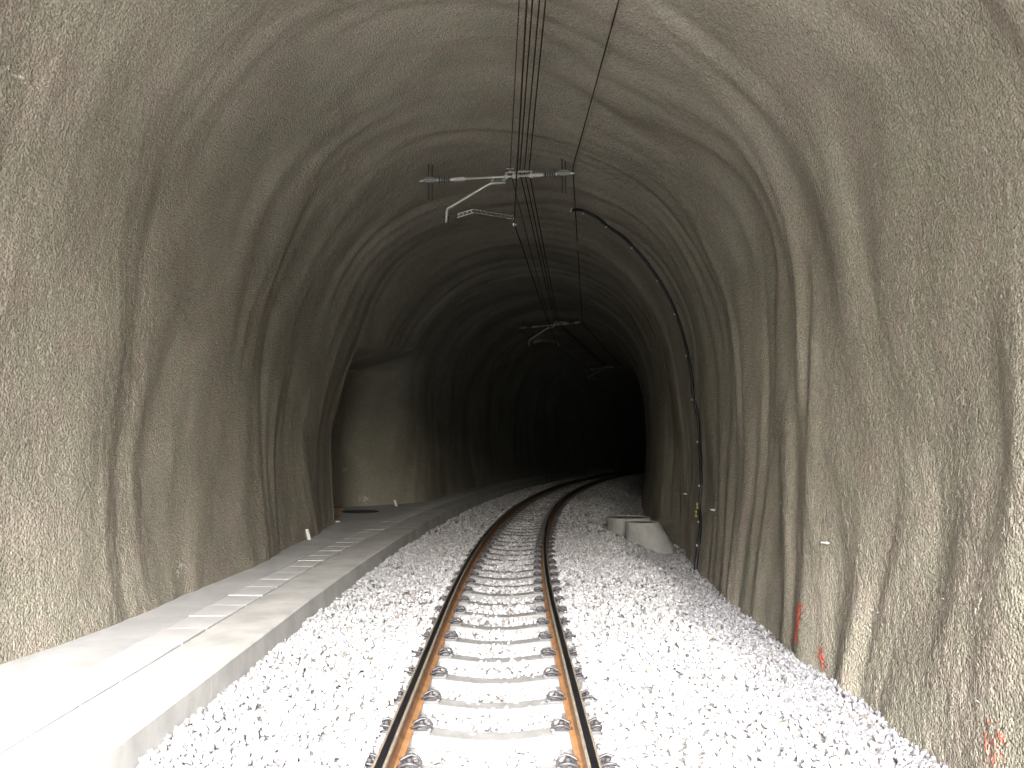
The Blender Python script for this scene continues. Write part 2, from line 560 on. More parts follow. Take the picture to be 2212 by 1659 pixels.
# steel fibres sticking out of the lining
mb = MB()
for k in range(420):
    right = random.random() < 0.78
    s_ = random.uniform(3.2, 10.5)
    t_ = random.uniform(TLEN * 0.62, TLEN - 0.7) if right else random.uniform(1.2, TLEN * 0.36)
    p0 = Vector(lining(np.array(s_), np.array(t_), True, -0.004).tolist())
    p1 = Vector(lining(np.array(s_ + random.uniform(-.03, .03)), np.array(t_ + random.uniform(-.03, .03)), True, random.uniform(0.008, 0.022)).tolist())
    mb.tube([p0, p1], 0.0011, 3)
o = mb.build('steel_fibre', M['fibre'], tunnel)
o['kind'] = 'stuff'

# added cap out of view, keeps light from entering at the far end
mb = MB()
mb.add([P(124.6, u, z).tolist() for u, z in ((-5, -1), (5, -1), (5, 8), (-5, 8))], [(0, 1, 2, 3)])
mb.build('light_stop_cap', M['lining'], tunnel)

# portal ring round the opening behind the camera
tq = np.linspace(0, TLEN, 90)
inner = lining(np.full(90, PORTAL), tq, False)
outer = []
cxp = inner[:, 0].mean()
for q in inner:
    dx, dz = q[0] - cxp, q[2] - 1.5
    L = math.hypot(dx, dz)
    outer.append((cxp + dx * (1 + 0.8 / L), q[2] + dz * 0.8 / L))
mb = MB()
vs = [(q[0], PORTAL, q[2]) for q in inner] + [(q[0], PORTAL, q[1]) for q in [(a, c) for a, c in outer]]
vs += [(q[0], PORTAL + 5, q[1]) for q in outer]
fs = []
for k in range(89):
    fs.append((k, k + 1, 90 + k + 1, 90 + k))
    fs.append((90 + k, 90 + k + 1, 180 + k + 1, 180 + k))
mb.add(vs, fs)
mb.build('portal_collar', M['kerb'], tunnel)

# ---------------------------------------------------------------- ground outside and below
mb = MB()
mb.add([(-400, -600, -0.62), (400, -600, -0.62), (400, 600, -0.62), (-400, 600, -0.62)], [(0, 1, 2, 3)])
tag(mb.build('ground', M['earth']), kind='structure')

# added slope behind the camera, blocks the low sky to darken the tunnel
hx = np.linspace(-260, 260, 66)
hy = np.linspace(-24, -220, 40)
HX, HY = np.meshgrid(hx, hy, indexing='ij')
HZ = -0.7 + 13.0 * sstep(-24, -75, HY) + 12 * sstep(-75, -200, HY) + (2.5 * gnoise(HX / 30, HY / 30, 61) + 1.2 * gnoise(HX / 9, HY / 9, 62)) * sstep(-24, -45, HY)
ix = np.arange(HX.size).reshape(HX.shape)
Fh = np.stack([ix[:-1, :-1], ix[:-1, 1:], ix[1:, 1:], ix[1:, :-1]], -1).reshape(-1, 4)
sky_blocker = grid_mesh('sky_blocking_slope', np.stack([HX, HY, HZ], -1).reshape(-1, 3), Fh, M['sky_blocker'])
tag(sky_blocker, kind='structure')

# ---------------------------------------------------------------- ballast bed
def bed_height(s, u):
    z = np.full(np.broadcast(s, u).shape, -0.165)
    z = z - 0.020 * (np.abs(u) < 0.42) + 0.050 * (np.abs(u) > 0.60) * (1 - 0.5 * sstep(7.0, 10.0, s))
    z = z - 0.03 * sstep(0.9, 1.6, -u)
    z = z - 0.34 * sstep(1.70, 3.0, u)
    z = z + 0.025 * gnoise(s * 0.9, u * 0.9, 31) + 0.012 * gnoise(s * 2.8, u * 2.8, 32)
    return z
uu = np.linspace(-1.93, 4.3, 64)
sb = np.concatenate([np.arange(-12, 16, 0.12), np.arange(16, 75.2, 0.4)])
Sg, Ug = np.meshgrid(sb, uu, indexing='ij')
Vb = P(Sg, Ug, bed_height(Sg, Ug) - 0.045)
ix = np.arange(Vb.shape[0] * Vb.shape[1]).reshape(Vb.shape[:2])
Fb = np.stack([ix[:-1, :-1], ix[:-1, 1:], ix[1:, 1:], ix[1:, :-1]], -1).reshape(-1, 4)[:, ::-1]
bed = grid_mesh('ballast_bed', Vb.reshape(-1, 3), Fb, M['grit'])
tag(bed, kind='structure')

# crushed stones
import bmesh
def stone_template(seed, npts):
    r = np.random.default_rng(seed)
    p = r.normal(size=(npts, 3))
    p /= np.linalg.norm(p, axis=1)[:, None]
    p *= r.uniform(0.8, 1.05, (npts, 1))
    p *= np.array([1.0, r.uniform(0.62, 0.95), r.uniform(0.5, 0.8)])
    bm = bmesh.new()
    for q in p:
        bm.verts.new(q)
    g = bmesh.ops.convex_hull(bm, input=bm.verts)
    bmesh.ops.delete(bm, geom=[x for x in g['geom_interior'] if isinstance(x, bmesh.types.BMVert)], context='VERTS')
    bm.normal_update()
    bm.verts.index_update()
    bmesh.ops.recalc_face_normals(bm, faces=bm.faces)
    v = np.array([q.co[:] for q in bm.verts])
    f = np.array([[x.index for x in fa.verts] for fa in bm.faces])
    bm.free()
    return v, f
TPL = [stone_template(100 + k, 11 + k % 4) for k in range(20)]

SLEEPER_D, S_FIRST = 0.62, 0.40
def scatter(n, s0, s1, u0, u1, r0, r1, zlift, sl=True):
    s_ = rng.uniform(s0, s1, n)
    u_ = rng.uniform(u0, u1, n)
    r_ = rng.uniform(r0, r1, n) * rng.choice([1, 1, 1, 0.7, 1.15], n)
    z_ = bed_height(s_, u_) - 0.02 + rng.uniform(-1, 1, n) * zlift
    au = np.abs(u_)
    ph = np.abs(((s_ - S_FIRST + SLEEPER_D / 2) % SLEEPER_D) - SLEEPER_D / 2)
    near_sl = (au < 0.66) & (ph < 0.108 + 0.014 * rng.normal(size=n)) & (rng.random(n) > np.interp(s_, [0, 8, 12, 20], [0.05, 0.06, 0.35, 0.6]))
    near_rail = (au > 0.43) & (au < 0.605)
    keep = ~near_sl & ~near_rail
    z_ = np.where(au < 0.66, np.minimum(z_, -0.178), z_)
    # right wall
    wallu = np.interp(s_, RW_S, RW_D) + 3.05
    keep &= u_ < wallu + 0.25
    return s_[keep], u_[keep], z_[keep], r_[keep]
sets = [scatter(30000, 2.6, 8.5, -1.90, 3.5, 0.020, 0.035, 0.020),
        scatter(26000, 8.5, 17, -1.90, 3.6, 0.022, 0.037, 0.018),
        scatter(17000, 17, 34, -1.90, 3.7, 0.026, 0.044, 0.015),
        scatter(9000, 34, 56, -1.90, 3.6, 0.045, 0.065, 0.012),
        scatter(2500, -4, 2.6, -1.90, 3.5, 0.026, 0.044, 0.012)]
# loose stones piled a little along kerb and wall
sets.append(scatter(1200, 3.0, 16, -1.90, -1.72, 0.022, 0.038, 0.028))
# stones heaped over the outer fastenings, thickest beside the left rail
for a, b_, c, d_, n_ in ((3.0, 22.0, -0.74, -0.612, 1500), (3.0, 9.5, 0.615, 0.76, 420)):
    q = scatter(n_, a, b_, c, d_, 0.022, 0.034, 0.006)
    sets.append((q[0], q[1], q[2] + 0.030, q[3]))
s_, u_, z_, r_ = [np.concatenate([q[k] for q in sets]) for k in range(4)]
nst = len(s_)
pos = P(s_, u_, z_)
q4 = rng.normal(size=(nst, 4))
q4 /= np.linalg.norm(q4, axis=1)[:, None]
a, b_, c, d_ = q4.T
R = np.empty((nst, 3, 3))
R[:, 0, 0] = 1 - 2 * (c * c + d_ * d_); R[:, 0, 1] = 2 * (b_ * c - a * d_); R[:, 0, 2] = 2 * (b_ * d_ + a * c)
R[:, 1, 0] = 2 * (b_ * c + a * d_); R[:, 1, 1] = 1 - 2 * (b_ * b_ + d_ * d_); R[:, 1, 2] = 2 * (c * d_ - a * b_)
R[:, 2, 0] = 2 * (b_ * d_ - a * c); R[:, 2, 1] = 2 * (c * d_ + a * b_); R[:, 2, 2] = 1 - 2 * (b_ * b_ + c * c)
kind = rng.integers(0, len(TPL), nst)
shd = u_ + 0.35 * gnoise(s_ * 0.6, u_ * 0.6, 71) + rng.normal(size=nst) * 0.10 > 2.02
MI = []
VV, FF, off = [], [], 0
for k, (tv, tf) in enumerate(TPL):
    m_ = kind == k
    pv = np.einsum('nij,vj->nvi', R[m_], tv) * r_[m_][:, None, None] + pos[m_][:, None, :]
    nn = m_.sum()
    ff = tf[None] + (np.arange(nn) * len(tv))[:, None, None] + off
    VV.append(pv.reshape(-1, 3)); FF.append(ff.reshape(-1, 3)); off += nn * len(tv)
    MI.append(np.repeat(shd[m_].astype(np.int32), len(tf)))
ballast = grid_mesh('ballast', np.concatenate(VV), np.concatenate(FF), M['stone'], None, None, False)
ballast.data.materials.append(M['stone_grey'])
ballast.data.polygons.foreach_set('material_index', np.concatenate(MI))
tag(ballast, 'pale grey crushed stone ballast spread between the walkway kerb and the right wall', 'ballast', kind='stuff')
print('stones', nst, 'tris', sum(len(q) for q in FF))

# dead leaves and twigs blown onto the ballast
mb = MB()
for k in range(170):
    s0_, u0_ = random.uniform(4, 16), random.choice([random.uniform(0.8, 2.6), random.uniform(0.9, 2.0), random.uniform(-1.8, -0.9)])
    z0_ = float(bed_height(np.array(s0_), np.array(u0_))) + 0.018
    L = random.uniform(0.01, 0.035)
    an = random.uniform(0, 6.28)
    c0 = Pv(s0_, u0_, z0_)
    d1 = Vector((math.cos(an), math.sin(an), random.uniform(-.2, .5))) * L
    d2 = Vector((-math.sin(an), math.cos(an), random.uniform(-.3, .6))) * L * random.uniform(0.1, 0.35)
    mb.add([c0 - d1, c0 + d2, c0 + d1, c0 - d2], [(0, 1, 2, 3)])
tag(mb.build('leaf_litter', M['debris']), 'dark dry leaf bits and twigs scattered over the ballast', 'leaf litter', kind='stuff')

# ---------------------------------------------------------------- walkway
ZW = 0.03
S_END = 60
def ribbon(name, s0, s1, prof, mats, parent=None, step=0.5, caps=True, wob=0.0):
    n = max(2, int((s1 - s0) / step) + 1)
    sv = np.linspace(s0, s1, n)
    k = len(prof)
    vs, fs = [], []
    for s in sv:
        for (u, z) in prof:
            vs.append(P(s, u + wob * float(gnoise(np.array(s * 1.1), np.array(z * 3), 40)), z).tolist())
    for i in range(n - 1):
        for j in range(k - 1 if not caps else k):
            j2 = (j + 1) % k
            fs.append((i * k + j, i * k + j2, (i + 1) * k + j2, (i + 1) * k + j))
    if caps:
        fs.append(tuple(range(k))[::-1])
        fs.append(tuple((n - 1) * k + j for j in range(k)))
    mb = MB()
    mb.add(vs, fs)
    return mb
# the wall side band: a sheet from the slab trough to behind the wall, with the trough floor
wv = MB()
sv = np.concatenate([np.arange(-8, 16.9, 0.3), np.arange(16.9, 23.2, 0.15), np.arange(23.2, 60, 0.5)])
k = 0
vs, fs = [], []
for s in sv:
    far = -6.3 if 16.95 < s < 23.1 else -4.3
    us = [(-2.45, -0.40), (-2.455, -0.045), (-2.815, -0.045), (-2.82, ZW - 0.004), (-2.826, ZW), (-3.2, ZW), (far, ZW)]
    for (u, z) in us:
        zz = z + (0.006 * float(gnoise(np.array(s * .7), np.array(u * 2), 51)) if u < -3 else 0)
        vs.append(P(s, u, zz).tolist())
n7 = 7
for i in range(len(sv) - 1):
    for j in range(n7 - 1):
        fs.append((i * n7 + j, (i + 1) * n7 + j, (i + 1) * n7 + j + 1, i * n7 + j + 1))
wv.add(vs, fs)
walk = wv.build('walkway', M['strip'])
tag(walk, 'pale concrete service walkway along the left wall', kind='structure')

# kerb blocks (each a cast length, joints open)
kj = [-8 + 2.62 * i for i in range(4)] + [3.26, 5.93, 8.60, 10.95, 13.5, 16.2, 18.9, 21.6, 24.3, 27, 29.7, 32.4, 35.1, 37.8, 40.5, 43.2, 45.9, 48.6, 51.3, 54, 56.7, 59.4]
kj = sorted(kj)
for i in range(len(kj) - 1):
    s0_, s1_ = kj[i] + 0.0015, kj[i + 1] - 0.0015
    dz = 0.0
    du = 0.0
    prof = [(-2.444, -0.46), (-2.444, ZW + dz - 0.004), (-2.438, ZW + dz), (-1.925 + du, ZW + dz + 0.002), (-1.912 + du, ZW + dz - 0.010), (-1.90 + du, -0.46)]
    mb = ribbon('kerb_block', s0_, s1_, prof, M['kerb'], step=0.35, wob=0.004)
    mb.build('kerb_block', M['kerb'], walk)

# cable trough cover slabs, one by one
proto = None
LS = 0.53
for i in range(-4, 92):
    s0_ = 4.72 + (i - 4) * LS
    if s0_ > 46:
        break
    sc_ = s0_ + LS / 2
    if proto is None:
        variants = []
        for v_ in range(5):
            mb = MB()
            mb.box((0, 0, -0.03), (0.350, LS - 0.012, 0.06), bevel=0.005)
            me = mb.build('cover_slab', M['slab'], walk)
            variants.append(me)
        proto = variants[0]
        for q in variants[1:]:
            SC.collection.objects.unlink(q)
        o = proto
    else:
        o = random.choice(variants).copy()
        SC.collection.objects.link(o)
        o.parent = walk
        o.name = 'cover_slab'
    o.location = Pv(sc_, -2.634 + random.uniform(-.004, .004), ZW + 0.004 + random.uniform(-0.0025, 0.0025))
    o.rotation_euler = (random.uniform(-0.004, 0.004), random.uniform(-0.008, 0.008), heading(sc_) + random.uniform(-0.008, 0.008))

# manhole cover in the niche floor
lid = empty('manhole_cover', Pv(20.0, -3.95, ZW + 0.004))
mb = MB()
n = 36
ring = [(0.44, 0.0), (0.44, 0.012), (0.405, 0.016), (0.40, 0.004), (0.385, 0.004)]
vs = [(r * math.cos(2 * math.pi * k / n), r * math.sin(2 * math.pi * k / n), z) for (r, z) in ring for k in range(n)]
fs = [(j * n + k, j * n + (k + 1) % n, (j + 1) * n + (k + 1) % n, (j + 1) * n + k) for j in range(4) for k in range(n)]
mb.add(vs, fs)
mb.build('frame', M['iron'], lid)
mb = MB()
mb.tube([(0, 0, 0.0), (0, 0, 0.010)], 0.382, n=36)
for k in range(-4, 5):
    h = math.sqrt(0.36 ** 2 - (k * 0.08) ** 2)
    mb.box((k * 0.08, 0, 0.012), (0.03, 2 * h, 0.006))
mb.build('lid', M['iron'], lid)
tag(lid, 'round dark manhole cover lying in the concrete floor of the wall niche', 'manhole cover')

# ---------------------------------------------------------------- railway track
track = empty('railway_track', (X0, 0, 0))
def tpar(o):
    o.parent = track
    o.matrix_parent_inverse = track.matrix_world.inverted()
    return o
bpy.context.view_layer.update()
track_inv = Matrix.Translation((-X0, 0, 0))
# rail profile, x to the right from the rail's axis, z=0 on top
RP = [(-0.0625, -0.149), (-0.0625, -0.140), (-0.030, -0.131), (-0.010, -0.118), (-0.0075, -0.10), (-0.0075, -0.052), (-0.012, -0.042),
      (-0.033, -0.034), (-0.0355, -0.012), (-0.034, -0.004), (-0.019, 0.0), (0.021, 0.0), (0.034, -0.004), (0.0355, -0.012), (0.033, -0.034),
      (0.012, -0.042), (0.0075, -0.052), (0.0075, -0.10), (0.010, -0.118), (0.030, -0.131), (0.0625, -0.140), (0.0625, -0.149)]
for side in (-1, 1):
    sv = np.concatenate([np.arange(-10, 8, 1.0), np.arange(8, 70, 0.4)])
    k = len(RP)
    mb = MB()
    vs = []
    for s in sv:
        for (x, z) in RP:
            vs.append((P(s, side * 0.5325 + x, z) - np.array([X0, 0, 0])).tolist())
    fs, mi = [], []
    for i in range(len(sv) - 1):
        for j in range(k):
            j2 = (j + 1) % k
            fs.append((i * k + j, (i + 1) * k + j, (i + 1) * k + j2, i * k + j2))
            if j == 10:
                mi.append(1)
            elif j in (9, 11):
                mi.append(2)
            elif j in (8, 12):
                mi.append(2)
            elif j in (0, 1, 19, 20):
                mi.append(3)
            else:
                mi.append(0)
    mb.v = vs; mb.f = fs; mb.mi = mi; mb.n = len(vs)
    r_ob = mb.build('rail', [M['rust'], M['rail_top'], M['rust_dust'], M['rust_foot']], track)

# sleeper: concrete, waisted in the middle, bevelled flanks
def sleeper_mesh():
    st = [(-0.95, -0.02), (-0.72, -0.004), (-0.66, 0.0), (-0.40, 0.0), (-0.33, -0.010), (-0.12, -0.034), (0.12, -0.034), (0.33, -0.010), (0.40, 0.0), (0.66, 0.0), (0.72, -0.004), (0.95, -0.02)]
    mb = MB()
    vs = []
    for (x, z) in st:
        wt = 0.085 if abs(x) > 0.3 else 0.078
        for (y, zz) in ((-0.128, -0.17), (-0.118, z - 0.05), (-wt, z - 0.004), (-wt + 0.008, z), (wt - 0.008, z), (wt, z - 0.004), (0.118, z - 0.05), (0.128, -0.17)):
            vs.append((x, y, zz))
    fs = []
    for i in range(len(st) - 1):
        for j in range(7):
            fs.append((i * 8 + j, (i + 1) * 8 + j, (i + 1) * 8 + j + 1, i * 8 + j + 1))
    fs.append(tuple(range(8)))
    fs.append(tuple((len(st) - 1) * 8 + j for j in range(8))[::-1])
    mb.add(vs, fs)
    return mb
def smooth_path(pts, n=5):
    out = []
    P_ = [Vector(p) for p in pts]
    P_ = [P_[0]] + P_ + [P_[-1]]
    for i in range(1, len(P_) - 2):
        for k in range(n):
            t_ = k / n
            a_, b2, c2, d2 = P_[i - 1], P_[i], P_[i + 1], P_[i + 2]
            out.append(0.5 * ((2 * b2) + (c2 - a_) * t_ + (2 * a_ - 5 * b2 + 4 * c2 - d2) * t_ * t_ + (-a_ + 3 * b2 - 3 * c2 + d2) * t_ ** 3))
    out.append(P_[-2])
    return out
half = [(-0.014, -0.050, 0.026), (0.015, -0.060, 0.040), (0.050, -0.066, 0.050), (0.085, -0.058, 0.040), (0.098, -0.038, 0.022), (0.082, -0.020, 0.018), (0.045, -0.018, 0.024), (0.014, -0.013, 0.028)]
clip_path = smooth_path(half + [(0.004, 0, 0.030)] + [(x, -y, z) for x, y, z in half[::-1]], 3)
ZSL = -0.157
mb_clip = MB(); mb_clip.tube(clip_path, 0.0085, n=6)
mb_plate = MB()
mb_plate.box((0.046, 0, 0.007), (0.116, 0.128, 0.014), bevel=0.004)
mb_plate.box((0.098, 0, 0.020), (0.022, 0.110, 0.014), bevel=0.005)
mb_plate.box((0.045, 0, 0.017), (0.040, 0.040, 0.012), bevel=0.003)
mb_screw = MB()
mb_screw.tube([(0.045, 0, 0.014), (0.045, 0, 0.036)], 0.011, n=8)
mb_screw.tube([(0.045, 0, 0.036), (0.045, 0, 0.040)], 0.024, n=10)
mb_screw.tube([(0.045, 0, 0.040), (0.045, 0, 0.058)], 0.016, n=6)

nsl = 62
sl_proto = None
parts = {}
seats = [(-0.5325, +1), (-0.5325, -1), (0.5325, -1), (0.5325, +1)]    # rail, side of the rail
for i in range(nsl):
    s = S_FIRST + (i + 4) * SLEEPER_D
    loc = Pv(s, 0, ZSL) - Vector((X0, 0, 0))
    if sl_proto is None:
        o = sleeper_mesh().build('sleeper', M['sleeper'], track)
        sl_proto = o
    else:
        o = sl_proto.copy()
        SC.collection.objects.link(o)
        o.parent = track
    rz = heading(s) + random.uniform(-0.008, 0.008)
    o.location = loc + Vector((0, random.uniform(-.012, .012), 0))
    o.rotation_euler = (0, 0, rz)
    for (ru, sd_) in seats:
        for nm, b_ in (('guide_plate', mb_plate), ('rail_clip', mb_clip), ('sleeper_screw', mb_screw)):
            if s > 20 and nm != 'rail_clip':
                continue
            if nm not in parts:
                q = b_.build(nm, M['plate'] if nm == 'guide_plate' else M['clip'], o, smooth=(nm == 'rail_clip'))
                parts[nm] = q
            else:
                q = parts[nm].copy()
                SC.collection.objects.link(q)
                q.parent = o
            q.location = (ru + sd_ * 0.062, random.uniform(-.003, .003), 0)
            q.rotation_euler = (0, 0, (0 if sd_ > 0 else math.pi) + random.uniform(-.04, .04))
tag(track, 'curving narrow gauge railway track with rusty rails on concrete sleepers', 'railway track')

# ---------------------------------------------------------------- overhead supports
def lerp(a, b, t_):
    return a + (b - a) * t_
def support(s, zl, zr, ul, ur, detail, label):
    """horizontal tube hung from the vault at both ends; carries wire clamps and the steady arm"""
    root = empty('catenary_support', Pv(s, 0, (zl + zr) / 2), heading(s))
    def L(u, dz, y=0.0):          # local point at offset u along the tube
        t_ = (u - ul) / (ur - ul)
        return Vector((u, y, lerp(zl, zr, t_) - (zl + zr) / 2 + dz))
    mb = MB(); mb.tube([L(ul + 0.62, 0), L(ur - 0.60, 0)], 0.017, n=10)
    mb.build('tube', M['galv'], root, smooth=True)
    for sgn, u0 in ((1, ul), (-1, ur)):
        # insulator with sheds
        mb = MB()
        mb.tube([L(u0 + sgn * 0.21, 0), L(u0 + sgn * 0.41, 0)], 0.022, n=10)
        for k, du in enumerate((0.24, 0.275, 0.31, 0.345, 0.38)):
            rr = 0.075 if k % 2 == 0 else 0.055
            mb.tube([L(u0 + sgn * (du - 0.010), 0), L(u0 + sgn * du, 0), L(u0 + sgn * (du + 0.012), 0)], [0.024, rr, 0.026], n=14)
        mb.build('insulator', M['insul'], root, smooth=False)
        # end fittings either side of the insulator
        mb = MB()
        mb.tube([L(u0 + sgn * 0.10, 0), L(u0 + sgn * 0.22, 0)], [0.020, 0.026], n=10)
        mb.tube([L(u0 + sgn * 0.405, 0), L(u0 + sgn * 0.49, 0)], 0.026, n=10)
        for du in (0.475, 0.515, 0.555, 0.59):
            mb.tube([L(u0 + sgn * du, 0), L(u0 + sgn * (du + 0.022), 0)], 0.036, n=10)
        mb.tube([L(u0 + sgn * 0.47, 0), L(u0 + sgn * 0.64, 0)], 0.022, n=10)
        mb.build('end_fitting', M['galv'], root, smooth=False)
        mb = MB()
        mb.tube([L(u0 - sgn * 0.07, 0), L(u0 - sgn * 0.03, 0), L(u0 + sgn * 0.02, 0)], [0.006, 0.014, 0.016], n=8)
        mb.build('end_pin', M['galv'], root)
        # saddle clamp on the hanger rods
        mb = MB()
        mb.box(L(u0 + sgn * 0.10, 0.0), (0.20, 0.09, 0.055), bevel=0.012)
        mb.box(L(u0 + sgn * 0.10, 0.034), (0.13, 0.11, 0.012))
        mb.box(L(u0 + sgn * 0.10, -0.036), (0.13, 0.11, 0.012))
        mb.build('saddle_clamp', M['galv_dull'], root)
        for dx in (-0.025, 0.025):
            mb = MB()
            top = L(u0 + sgn * 0.10 + dx, 0.75)
            top.z = min(top.z, 6.3 - (zl + zr) / 2)
            mb.tube([L(u0 + sgn * 0.10 + dx, -0.30, 0.03 * (1 if dx > 0 else -1)), L(u0 + sgn * 0.10 + dx, 0.85, 0.03 * (1 if dx > 0 else -1))], 0.008, n=6)
            mb.build('hanger_rod', M['rod'], root)
        mb = MB()
        mb.tube([L(u0 + sgn * 0.10, 0.26), L(u0 + sgn * 0.10, 0.275)], 0.028, n=8)
        mb.build('rod_nut', M['galv_dull'], root)
    # yoke carrying the single messenger wire
    def yoke(uc, half_w, n_cl):
        mb = MB()
        zt = 0.062
        for sg in (-1, 1):
            mb.tube([L(uc + sg * half_w, -0.03), L(uc + sg * half_w, zt)], 0.007, n=6)
            mb.tube([L(uc + sg * half_w, -0.034), L(uc + sg * half_w, 0.03)], [0.024, 0.024], n=8)
        mb.tube([L(uc - half_w - 0.02, zt), L(uc + half_w + 0.02, zt)], 0.009, n=6)
        for k in range(n_cl):
            x = uc + (k - (n_cl - 1) / 2) * (2 * half_w / max(n_cl, 1))
            mb.box(L(x, zt + 0.014), (0.024, 0.06, 0.018), bevel=0.004)
            mb.tube([L(x, zt + 0.02), L(x, zt + 0.036)], 0.005, n=5)
        if n_cl == 1:
            mb.tube([L(uc - 0.055, zt + 0.060), L(uc + 0.055, zt + 0.060)], 0.009, n=6)
            mb.tube([L(uc, zt), L(uc, zt + 0.060)], 0.006, n=5)
        mb.build('wire_yoke', M['galv'], root)
    yoke(detail['y1'], 0.058, 1)
    yoke(detail['y3'], 0.105, 3)
    # bent drop tube
    mb = MB()
    d = detail['drop']
    pts = [L(u, 0) + Vector((0, 0, dz)) for u, dz in d]
    path = [pts[0], lerp(pts[0], pts[1], 0.9), lerp(pts[1], pts[2], 0.06), lerp(pts[1], pts[2], 0.9), lerp(pts[1], pts[2], 0.965) + Vector((-0.012, 0, 0)), lerp(pts[2], pts[3], 0.12), pts[3]]
    mb.tube(path, 0.0185, n=10)
    mb.build('drop_tube', M['galv'], root, smooth=True)
    mb = MB()
    for u in (d[0][0] - 0.02, d[0][0] - 0.20):
        mb.tube([L(u, 0.028), L(u, -0.10)], 0.012, n=6)
        mb.tube([L(u - 0.03, -0.045), L(u + 0.03, -0.045)], 0.022, n=8)
    mb.build('tube_clamp', M['galv_dull'], root)
    # steady arm: a light double bar with rungs
    a = [L(u, 0) + Vector((0, 0, dz)) for u, dz in detail['arm']]
    def ladder(p0, p1, h, nr, rad, name, mt):
        mb = MB()
        for sg in (-1, 1):
            mb.tube([p0 + Vector((0, 0, sg * h)), p1 + Vector((0, 0, sg * h))], rad, n=6)
        for k in range(nr):
            q = lerp(p0, p1, (k + 0.5) / nr)
            mb.tube([q + Vector((0, 0, -h)), q + Vector((0, 0, h))], rad * 1.2, n=5)
        mb.build(name, mt, root)
    ladder(a[0], a[1], 0.026, 4, 0.0075, 'steady_arm_end', M['galv'])
    ladder(a[1], a[2], 0.024, 8, 0.0050, 'steady_arm', M['galv_dull'])
    mb = MB()
    e0 = pts[3]
    mb.tube([e0 + Vector((-0.05, 0, 0.09)), a[0] + Vector((-0.02, 0, 0.0))], 0.008, n=6)
    mb.tube([e0 + Vector((0.0, 0, -0.01)), e0 + Vector((0.17, 0, -0.01))], 0.006, n=6)
    mb.tube([e0 + Vector((0.04, 0, -0.01)), e0 + Vector((0.04, 0, 0.10))], 0.006, n=6)
    mb.build('arm_bracket', M['rod'], root)
    mb = MB()
    mb.box(a[2] + Vector((0.0, 0, -0.11)), (0.02, 0.08, 0.035), bevel=0.006)
    mb.tube([a[2], a[2] + Vector((0.004, 0, -0.10))], 0.006, n=6)
    mb.tube([a[2] + Vector((0.03, -0.03, -0.115)), a[2] + Vector((0.03, 0.03, -0.115))], 0.010, n=6)
    mb.build('contact_wire_clamp', M['clipdot'], root)
    tag(root, label, 'catenary support', 'overhead line supports')
    return root, L
S1, S2 = 12.7, 30.2
D1 = dict(y1=0.020, y3=0.235,
          drop=[(-0.048, -0.090), (-0.285, -0.092), (-0.935, -0.455), (-0.948, -0.66)],
          arm=[(-0.78, -0.565), (-0.53, -0.500), (0.075, -0.635)])
#   heights come out of the photograph: z of the tube at its two ends
support(S1, 5.585, 5.680, -1.29, 0.93, D1, 'near overhead line support, silvery tube with bent drop tube and ladder-like steady arm')
support(S2, 5.775, 5.930, -1.26, 0.87, D1, 'distant thin overhead line support, faint in the dark of the tunnel')

S3 = 47.5
support(S3, 5.80, 5.95, -1.26, 0.87, D1, 'farthest overhead line support, lost in the darkness beyond the curve')

# ---------------------------------------------------------------- wires
def wire(name, pts, r, label, cat='wire'):
    mb = MB()
    full = []
    for i in range(len(pts) - 1):
        a_, b2 = Vector(pts[i]), Vector(pts[i + 1])
        L_ = (b2 - a_).length
        n_ = max(2, int(L_ / 1.5))
        for k in range(n_):
            t_ = k / n_
            q = a_.lerp(b2, t_)
            q.z -= 0.06 * (L_ / 17.0) ** 2 * 4 * t_ * (1 - t_)
            full.append(q)
    full.append(Vector(pts[-1]))
    mb.tube(full, r, n=6)
    o = mb.build(name, M['wire'], None, smooth=True)
    return tag(o, label, cat, 'overhead wires')

def W(s, u, z):
    return Pv(s, u, z)
def back(p, x, y, z, ye=-7.0):
    """carry the span on in a straight line towards the previous support outside"""
    a_, b2 = Vector(p), Vector((x, y, z))
    t_ = (ye - a_.y) / (b2.y - a_.y)
    q = a_.lerp(b2, t_)
    q.z = 5.72 if z > 5.3 else 4.93
    return q
ZB = (5.585 + 5.680) / 2
p = W(S1, 0.078, 4.925)
wire('contact_wire', [back(p, 0.108, 6.16, 4.89), p, W(S2, 0.08, 5.05), W(47.5, 0.08, 5.1)], 0.0088, 'contact wire, the one that drops in front of the near support to the steady arm')
p = W(S1, 0.020, 5.735)
wire('messenger_wire', [back(p, 0.066, 7.58, 5.65), p, W(S2, -0.20, 5.95), W(47.5, 0, 6.0)], 0.0060, 'thin overhead wire, leftmost of the bunch above the near support')
for k, (u_, x_, lab) in enumerate(((0.165, 0.188, 'dark overhead feeder wire, first of three side by side on the yoke'),
                                   (0.235, 0.252, 'dark overhead feeder wire, middle of three side by side on the yoke'),
                                   (0.305, 0.308, 'dark overhead feeder wire, rightmost of three side by side on the yoke'))):
    p = W(S1, u_, 5.725)
    wire('feeder_wire', [back(p, x_, 7.63, 5.68), p, W(S2, 0.035 + (k - 1) * 0.07, 5.99), W(47.5, 0.1 + (k - 1) * 0.07, 6.0)], 0.0085, lab)
p = W(S1, 0.968, 5.775)
wire('return_wire', [back(p, 0.992, 7.63, 5.68), p, W(S2, 0.94, 5.93), W(47.5, 0.94, 5.95)], 0.0078, 'lone overhead wire running right of the bunch past the right end of the support')
CLIPS = [(15.3, 9.95), (15.1, 10.19), (15.25, 10.66), (15.45, 11.25), (15.6, 12.0), (15.75, 12.68), (15.75, 13.48), (15.65, 14.28), (15.5, 15.04),
         (15.1, 15.80), (14.78, 16.39), (14.5, 16.76)]
